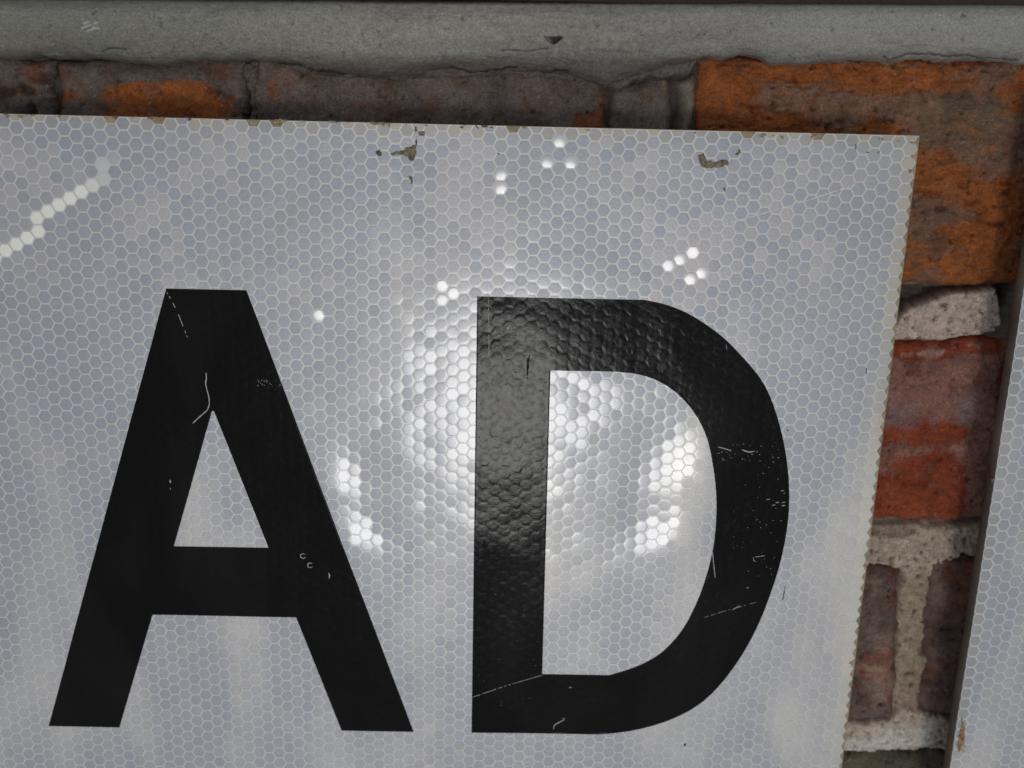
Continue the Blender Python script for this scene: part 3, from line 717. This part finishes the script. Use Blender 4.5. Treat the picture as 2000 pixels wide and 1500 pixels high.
li = lerp_line(Q(413, 806), Q(339, 1068)); ri = lerp_line(Q(419, 806), Q(524, 1070))
l2 = lerp_line(Q(297, 1202), Q(233, 1421)); r2 = lerp_line(Q(578, 1205), Q(667.5, 1429))
A = link('letter', bands_mesh([
    (ya0, ya1, lambda y: [(lo(y), ro(y))]), (ya1, ya2, lambda y: [(lo(y), li(y)), (ri(y), ro(y))]),
    (ya2, ya3, lambda y: [(lo(y), ro(y))]), (ya3, ya4, lambda y: [(lo(y), l2(y)), (r2(y), ro(y))])]), sign)
A['label'] = 'black capital letter A with one curved scratch'
outer = [(1258, 586), (1290, 592), (1340, 610), (1382, 636), (1415, 661), (1450, 697), (1487, 741), (1505, 776), (1520, 820), (1531, 865), (1538, 910), (1541.5, 955), (1540, 1010), (1532, 1065), (1520, 1115), (1505, 1160), (1490, 1200), (1460, 1262), (1420, 1322), (1370, 1374), (1310, 1406), (1250, 1424), (1200, 1432), (1165, 1434)]
inner = [(1200, 725.5), (1243, 730), (1290, 746), (1322, 768), (1343, 789), (1360, 812), (1371, 832), (1383, 862), (1390.5, 900), (1396, 935), (1399.5, 980), (1398.5, 1020), (1394, 1065), (1384, 1110), (1370, 1155), (1355, 1190), (1335, 1228), (1305, 1264), (1280, 1284), (1240, 1304), (1190, 1317)]
OW = np.array([Q(*p)[:2] for p in outer]); IW = np.array([Q(*p)[:2] for p in inner])
def dense(Wp):
    t = np.concatenate([[0], np.cumsum(np.linalg.norm(np.diff(Wp, axis=0), axis=1))])
    tan = np.gradient(Wp, t, axis=0); out = []
    for k in range(len(Wp) - 1):
        h = t[k + 1] - t[k]
        for u in np.linspace(0, 1, 12, endpoint=False):
            out.append((2 * u ** 3 - 3 * u ** 2 + 1) * Wp[k] + (u ** 3 - 2 * u ** 2 + u) * h * tan[k] + (-2 * u ** 3 + 3 * u ** 2) * Wp[k + 1] + (u ** 3 - u ** 2) * h * tan[k + 1])
    out = np.array(out + [Wp[-1]])
    for _ in range(30):                       # even out the reading errors
        out[1:-1] = (out[:-2] + 2 * out[1:-1] + out[2:]) / 4
    out[:, 1] = np.minimum.accumulate(out[:, 1])
    return out
def curve(Wp):
    Wp = dense(Wp)
    ys, xs = Wp[::-1, 1], Wp[::-1, 0]
    return lambda y: float(np.interp(y, ys, xs))
yd0 = (Q(932, 579)[1] + Q(1257, 586)[1]) / 2; yd1 = Q(1140, 725)[1]; yd2 = Q(1120, 1318)[1]; yd3 = (Q(921, 1431)[1] + Q(1150, 1434)[1]) / 2
OW[0, 1] = yd0; OW[-1, 1] = yd3; IW[0, 1] = yd1; IW[-1, 1] = yd2
oc, ic = curve(OW), curve(IW)
ls = lerp_line(Q(932, 579), Q(921, 1432)); rs = lerp_line(Q(1075, 724), Q(1059, 1317))
Dl = link('letter', bands_mesh([
    (yd0, yd1, lambda y: [(ls(y), oc(y))]), (yd1, yd2, lambda y: [(ls(y), rs(y)), (ic(y), oc(y))]), (yd2, yd3, lambda y: [(ls(y), oc(y))])]), sign)
Dl['label'] = 'black capital letter D scuffed with small white marks'

# ------------------------------------------------------------------ scratches, scuffs and grime
def strip(name, pts, width, material, parent, zf, lift=0.00004, seed=0, dash=0.0):
    """a thin raised hairline along a polyline of photograph points"""
    w = np.array([P(x, y, 0.0002)[:2] for x, y in pts])
    seg = np.linalg.norm(np.diff(w, axis=0), axis=1); L = np.concatenate([[0], np.cumsum(seg)])
    n = max(3, int(L[-1] / 0.0008))
    s = np.linspace(0, L[-1], n)
    x, y = np.interp(s, L, w[:, 0]), np.interp(s, L, w[:, 1])
    tx, ty_ = np.gradient(x), np.gradient(y); l = np.hypot(tx, ty_) + 1e-12
    wd = width * (0.65 + 0.5 * rng.rand(n)); wd[0] *= 0.2; wd[-1] *= 0.2
    nx_, ny_ = -ty_ / l * wd / 2, tx / l * wd / 2
    V, fs = [], []
    a = np.column_stack([x + nx_, y + ny_]); b_ = np.column_stack([x - nx_, y - ny_])
    za, zb_, zm = zf(a[:, 0], a[:, 1]), zf(b_[:, 0], b_[:, 1]), zf(x, y)
    V = np.concatenate([np.column_stack([a, za + 0.00001]), np.column_stack([x, y, np.maximum(np.maximum(za, zb_), zm) + lift]), np.column_stack([b_, zb_ + 0.00001])])
    for k in range(n - 1):
        if dash and rng.rand() < dash: continue
        fs += [(k, n + k, n + k + 1, k + 1), (n + k, 2 * n + k, 2 * n + k + 1, n + k + 1)]
    if not fs: return
    return link(name, mesh_np(name, V, np.array(fs)[:, ::-1], material), parent)
def sheet_top(x, y):
    return sheet_z(np.asarray(x), np.asarray(y)) + H0 + 0.00006
def lz(x, y): return letter_z(np.asarray(x), np.asarray(y))
strip('scratch', [(402, 727), (403, 740), (401, 748), (404, 762), (408, 775), (409, 790), (405, 801), (397, 808), (390, 814), (376, 827)], 0.00042, M_scratch, A, lz)
strip('scratch', [(325, 570), (334, 585), (342, 601), (349, 616), (366, 660)], 0.0003, M_scratch, A, lz, dash=0.5)
strip('scratch', [(332, 937), (333, 944)], 0.0006, M_scratch, A, lz); strip('scratch', [(332, 953), (333, 957)], 0.0004, M_scratch, A, lz)
for cx, cy, r in ((592, 1086, 6), (606, 1104, 6)):
    strip('scratch', [(cx + r * math.cos(t), cy + r * 0.8 * math.sin(t)) for t in np.linspace(0.4, 5.6, 12)], 0.0004, M_scratch, A, lz)
strip('scratch', [(642, 1118), (644, 1122), (643, 1130)], 0.0007, M_scratch, A, lz)
strip('scratch', [(1391, 1074), (1393, 1095), (1397, 1130)], 0.00032, M_scratch, Dl, lz)
strip('scratch', [(1473, 1088), (1495, 1085)], 0.00028, M_scratch, Dl, lz); strip('scratch', [(1471, 1089), (1472, 1095), (1477, 1097)], 0.00045, M_scratch, Dl, lz)
strip('scratch', [(1081, 1425), (1083, 1416), (1096, 1409), (1104, 1405), (1098, 1403)], 0.00042, M_scratch, Dl, lz)
strip('scratch', [(922, 1362), (980, 1342), (1020, 1330), (1062, 1318)], 0.00022, M_scratch, Dl, lz, lift=0.00002, dash=0.15)
strip('scratch', [(1400, 872), (1420, 877), (1428, 881)], 0.0004, M_scratch, Dl, lz); strip('scratch', [(1448, 878), (1462, 883), (1475, 881)], 0.0005, M_scratch, Dl, lz)
strip('scratch', [(1430, 1192), (1440, 1185), (1447, 1183)], 0.00035, M_scratch, Dl, lz); strip('scratch', [(1372, 1207), (1420, 1192), (1478, 1176)], 0.00015, M_scratch, Dl, lz, dash=0.4)
strip('scratch', [(1418, 672), (1420, 684)], 0.00025, M_scratch, Dl, lz); strip('scratch', [(1234, 682), (1235, 692)], 0.00022, M_scratch, Dl, lz)
strip('scratch', [(954, 582), (955, 640), (955, 700)], 0.00022, M_scratch, Dl, lz, dash=0.1)
for x, y, w_ in ((1500, 975, 9), (1518, 981, 8), (1530, 981, 9), (1511, 986, 8), (1530, 987, 9), (1528, 958, 7), (1300, 1181, 4), (1460, 1148, 5), (1114, 1343, 6)):
    strip('scratch', [(x - w_ / 2, y + 0.6), (x + w_ / 2, y - 0.4)], 0.0004, M_scratch, Dl, lz)
# straight scratches in the clear face of the sheeting
strip('scratch', [(1395, 444), (1420, 436), (1480, 420), (1556, 398), (1606, 382), (1650, 367), (1720, 348)], 0.00030, M_scuff, sheet1, sheet_top, dash=0.22)
strip('scratch', [(1486, 419), (1502, 413)], 0.0004, M_scuff, sheet1, sheet_top)
strip('scratch', [(948, 440), (951, 500), (953, 577)], 0.00018, M_scuff, sheet1, sheet_top, dash=0.2)
strip('scratch', [(1085, 1310), (1150, 1290), (1230, 1262), (1290, 1247), (1330, 1230)], 0.00022, M_scuff, sheet1, sheet_top, dash=0.3)
strip('scratch', [(1460, 612), (1476, 590)], 0.0004, M_scuff, sheet1, sheet_top); strip('scratch', [(900, 1364), (918, 1359)], 0.0002, M_scuff, sheet1, sheet_top)
strip('scratch', [(1140, 1130), (1138, 1200)], 0.0004, M_scuff, sheet1, sheet_top, dash=0.5)
strip('scratch', [(660, 772), (690, 765)], 0.00018, M_scuff, sheet1, sheet_top); strip('scratch', [(600, 776), (637, 766)], 0.00018, M_scuff, sheet1, sheet_top)

def speck_mesh(n, fn, zf, material, name, parent):
    V, Fc = [], []
    while len(Fc) < n:
        x, y, r, el, a = fn()
        w = P(x, y, 0.0002)
        b0 = len(V)
        k = 6
        for q in range(k):
            t = 2 * math.pi * q / k
            rr = r * (0.6 + 0.6 * rng.rand())
            ux, uy = rr * el * math.cos(t), rr * math.sin(t)
            X, Y = w[0] + ux * math.cos(a) - uy * math.sin(a), w[1] + ux * math.sin(a) + uy * math.cos(a)
            V.append((X, Y, float(zf(np.array(X), np.array(Y))) + 0.00002))
        V.append((w[0], w[1], float(zf(np.array(w[0]), np.array(w[1]))) + 0.00005))
        Fc += [(b0 + q, b0 + (q + 1) % k, b0 + k) for q in range(k)]
    o = link(name, mesh_np(name, np.array(V), Fc, material, np.tile((0.10, 0.085, 0.065), (len(V), 1)) if material is M_grime else None), parent)
    o['kind'] = 'stuff'
    return o
def sp_d():
    if rng.rand() < 0.55:
        y = rng.uniform(868, 1140); x = np.interp(y, [868, 955, 1140], [1531, 1541, 1512]) - 6 - abs(rng.randn()) * 42
    else:
        y = rng.uniform(860, 900); x = 1400 + rng.rand() * 120
    return x, y, rng.uniform(0.00004, 0.00015), rng.uniform(1, 3), rng.uniform(-0.4, 0.4)
speck_mesh(90 * 6, sp_d, lz, M_scratch, 'scuff_marks', Dl)
def sp_stem():
    y = rng.uniform(600, 1420); x = np.interp(y, [579, 1432], [932, 921]) + rng.uniform(8, 130)
    return x, y, rng.uniform(0.00005, 0.00013), rng.uniform(1, 2), rng.uniform(0, 3)
speck_mesh(30 * 6, sp_stem, lz, M_scratch, 'scuff_marks', Dl)
def sp_a():
    x = 500 + rng.rand() * 48; y = 750 + rng.randn() * 5
    return x, y, rng.uniform(0.00006, 0.00018), rng.uniform(1, 2), rng.uniform(0, 3)
speck_mesh(26 * 6, sp_a, lz, M_scratch, 'scuff_marks', A)
def sp_dust():
    return rng.uniform(0, 1700), rng.uniform(300, 1480), rng.uniform(0.00005, 0.00014), 1.0, 0.0
speck_mesh(150 * 6, sp_dust, sheet_top, M_grime, 'dirt_specks', sheet1)

def grime(pts, hgt, col, seed, parent=None, zf=sheet_top, nm='grime_patch', wob=0.0004):
    """a small dried crust: an irregular low mound"""
    poly = np.array([P(x, y, 0.0002)[:2] for x, y in pts])
    lo_, hi_ = poly.min(0) - 0.0008, poly.max(0) + 0.0008
    st = 0.00022
    X, Y = np.meshgrid(np.arange(lo_[0], hi_[0], st), np.arange(hi_[1], lo_[1], -st))
    d = sdf(X, Y, poly) + wob * fbm(X, Y, 0.0018, 3, seed)
    keep = d < 0.00012
    Z = zf(X, Y) - 0.00008 + hgt * sst(-d, -0.0002, 0.0008) * (0.6 + 0.6 * np.abs(fbm(X, Y, 0.0016, 3, seed + 1)))
    c = np.array(col) * (1 + 0.7 * fbm(X, Y, 0.0015, 3, seed + 2)[..., None])
    fs = grid_faces(*X.shape)[:, ::-1]
    kv = keep.ravel(); fs = fs[kv[fs].all(1)]
    if len(fs) == 0: return
    used = np.unique(fs); mp = np.full(X.size, -1); mp[used] = np.arange(len(used))
    V = np.stack([X, Y, Z], -1).reshape(-1, 3)[used]
    return link(nm, mesh_np(nm, V, mp[fs], M_grime, np.clip(c.reshape(-1, 3)[used], 0.02, 0.6)), parent or sign)
G1, G2 = (0.22, 0.18, 0.12), (0.15, 0.115, 0.08)
grime([(733, 296), (742, 293), (748, 300), (744, 306), (737, 305)], 0.0004, G2, 701)
grime([(760, 299), (786, 294), (796, 286), (810, 282), (812, 300), (806, 310), (796, 306), (780, 302), (764, 304)], 0.0006, G1, 703, wob=0.0007)
grime([(794, 302), (810, 300), (810, 314), (800, 314)], 0.0006, G2, 704)
grime([(808, 245), (814, 246), (816, 276), (813, 300), (808, 298), (812, 270)], 0.0003, (0.16, 0.13, 0.10), 705)
grime([(816, 257), (830, 257), (830, 267), (818, 267)], 0.0004, G1, 706)
grime([(797, 344), (806, 344), (807, 360), (802, 361)], 0.0004, G1, 707); grime([(778, 358), (785, 357), (784, 361)], 0.0003, G2, 708)
grime([(1362, 302), (1374, 300), (1382, 314), (1400, 314), (1422, 310), (1424, 322), (1400, 328), (1374, 329), (1364, 318)], 0.0006, G1, 709, wob=0.0006)
grime([(1412, 312), (1424, 314), (1422, 324), (1414, 322)], 0.0006, G2, 710)
grime([(1436, 302), (1444, 290), (1450, 298), (1440, 303)], 0.0004, G1, 711); grime([(1412, 367), (1418, 366), (1417, 374), (1413, 374)], 0.0003, (0.22, 0.14, 0.07), 712)
grime([(1670, 281), (1674, 279), (1673, 292), (1670, 292)], 0.0003, (0.2, 0.15, 0.13), 713); grime([(1676, 297), (1704, 296), (1706, 299), (1680, 299)], 0.0002, G2, 714, wob=0.0002)
grime([(1712, 295), (1718, 294), (1718, 301), (1713, 301)], 0.0003, (0.26, 0.18, 0.11), 715)
grime([(1532, 1145), (1535, 1145), (1531, 1172), (1527, 1174)], 0.0003, (0.16, 0.10, 0.06), 716, wob=0.0001)
grime([(1335, 1452), (1341, 1452), (1341, 1458), (1335, 1458)], 0.0002, (0.03, 0.025, 0.02), 717, wob=0.0001)
grime([(1536, 838), (1541, 838), (1541, 843), (1536, 843)], 0.0002, (0.02, 0.02, 0.02), 718, wob=0.0001)
grime([(1690, 718), (1694, 718), (1693, 730), (1690, 728)], 0.0003, (0.16, 0.12, 0.08), 719, wob=0.0002)
grime([(930, 246), (937, 249), (936, 254), (931, 252)], 0.0002, (0.06, 0.05, 0.04), 720, wob=0.0005); grime([(972, 299), (976, 300), (976, 304), (973, 303)], 0.0002, (0.02, 0.02, 0.02), 721)
grime([(1028, 700), (1036, 690), (1034, 720), (1030, 746), (1027, 744)], 0.0003, (0.02, 0.018, 0.015), 722, Dl, lz, wob=0.0004)
grime([(1000, 722), (1028, 732), (1028, 736), (1002, 727)], 0.0002, (0.03, 0.025, 0.02), 723, Dl, lz, wob=0.0004)
grime([(982, 690), (998, 695), (994, 700)], 0.0002, (0.03, 0.025, 0.02), 724, Dl, lz)
grime([(986, 640), (995, 637), (994, 644)], 0.0003, (0.75, 0.74, 0.70), 725, Dl, lz, nm='paint_fleck', wob=0.0002)
for k in range(46):          # dirt caught along the cut top edge
    x_ = rng.uniform(0, 1770); w_ = rng.uniform(8, 26); h_ = rng.uniform(3, 9)
    y_ = float(np.interp(x_, [5, 520, 820, 1300, 1797], [221, 231.5, 240, 254, 269])) + 2.0
    sh = rng.uniform(0.6, 1.3)
    grime([(x_, y_), (x_ + w_, y_ + 0.5), (x_ + w_ * 0.8, y_ + h_), (x_ + w_ * 0.3, y_ + h_ * 0.8)], 0.00012, (0.27 * sh, 0.215 * sh, 0.14 * sh), 800 + k * 5, wob=0.0006)
for x_, y_, w_, h_ in ((1745, 272, 14, 6), (1770, 275, 20, 9), (1778, 300, 10, 14), (1772, 330, 8, 12), (1762, 420, 7, 16), (1754, 500, 6, 14), (1688, 1085, 8, 22), (1656, 1290, 9, 20)):
    grime([(x_, y_), (x_ + w_, y_ + 1), (x_ + w_ * 0.9, y_ + h_), (x_ + w_ * 0.2, y_ + h_ * 0.9)], 0.00012, (0.33, 0.27, 0.16), 1200 + x_, wob=0.0006)
# rust and flaking on the edge of the second sign
grime([(1872, 1440), (1880, 1400), (1884, 1420), (1884, 1455), (1874, 1470), (1870, 1460)], 0.0004, (0.30, 0.18, 0.09), 731, sign2, sheet_top, wob=0.0006)
grime([(1874, 1452), (1890, 1458), (1886, 1470), (1874, 1474)], 0.0004, (0.45, 0.38, 0.28), 732, sign2, sheet_top)
grime([(1935, 936), (1942, 934), (1942, 944), (1936, 946)], 0.0004, (0.12, 0.10, 0.08), 733, sign2, sheet_top)
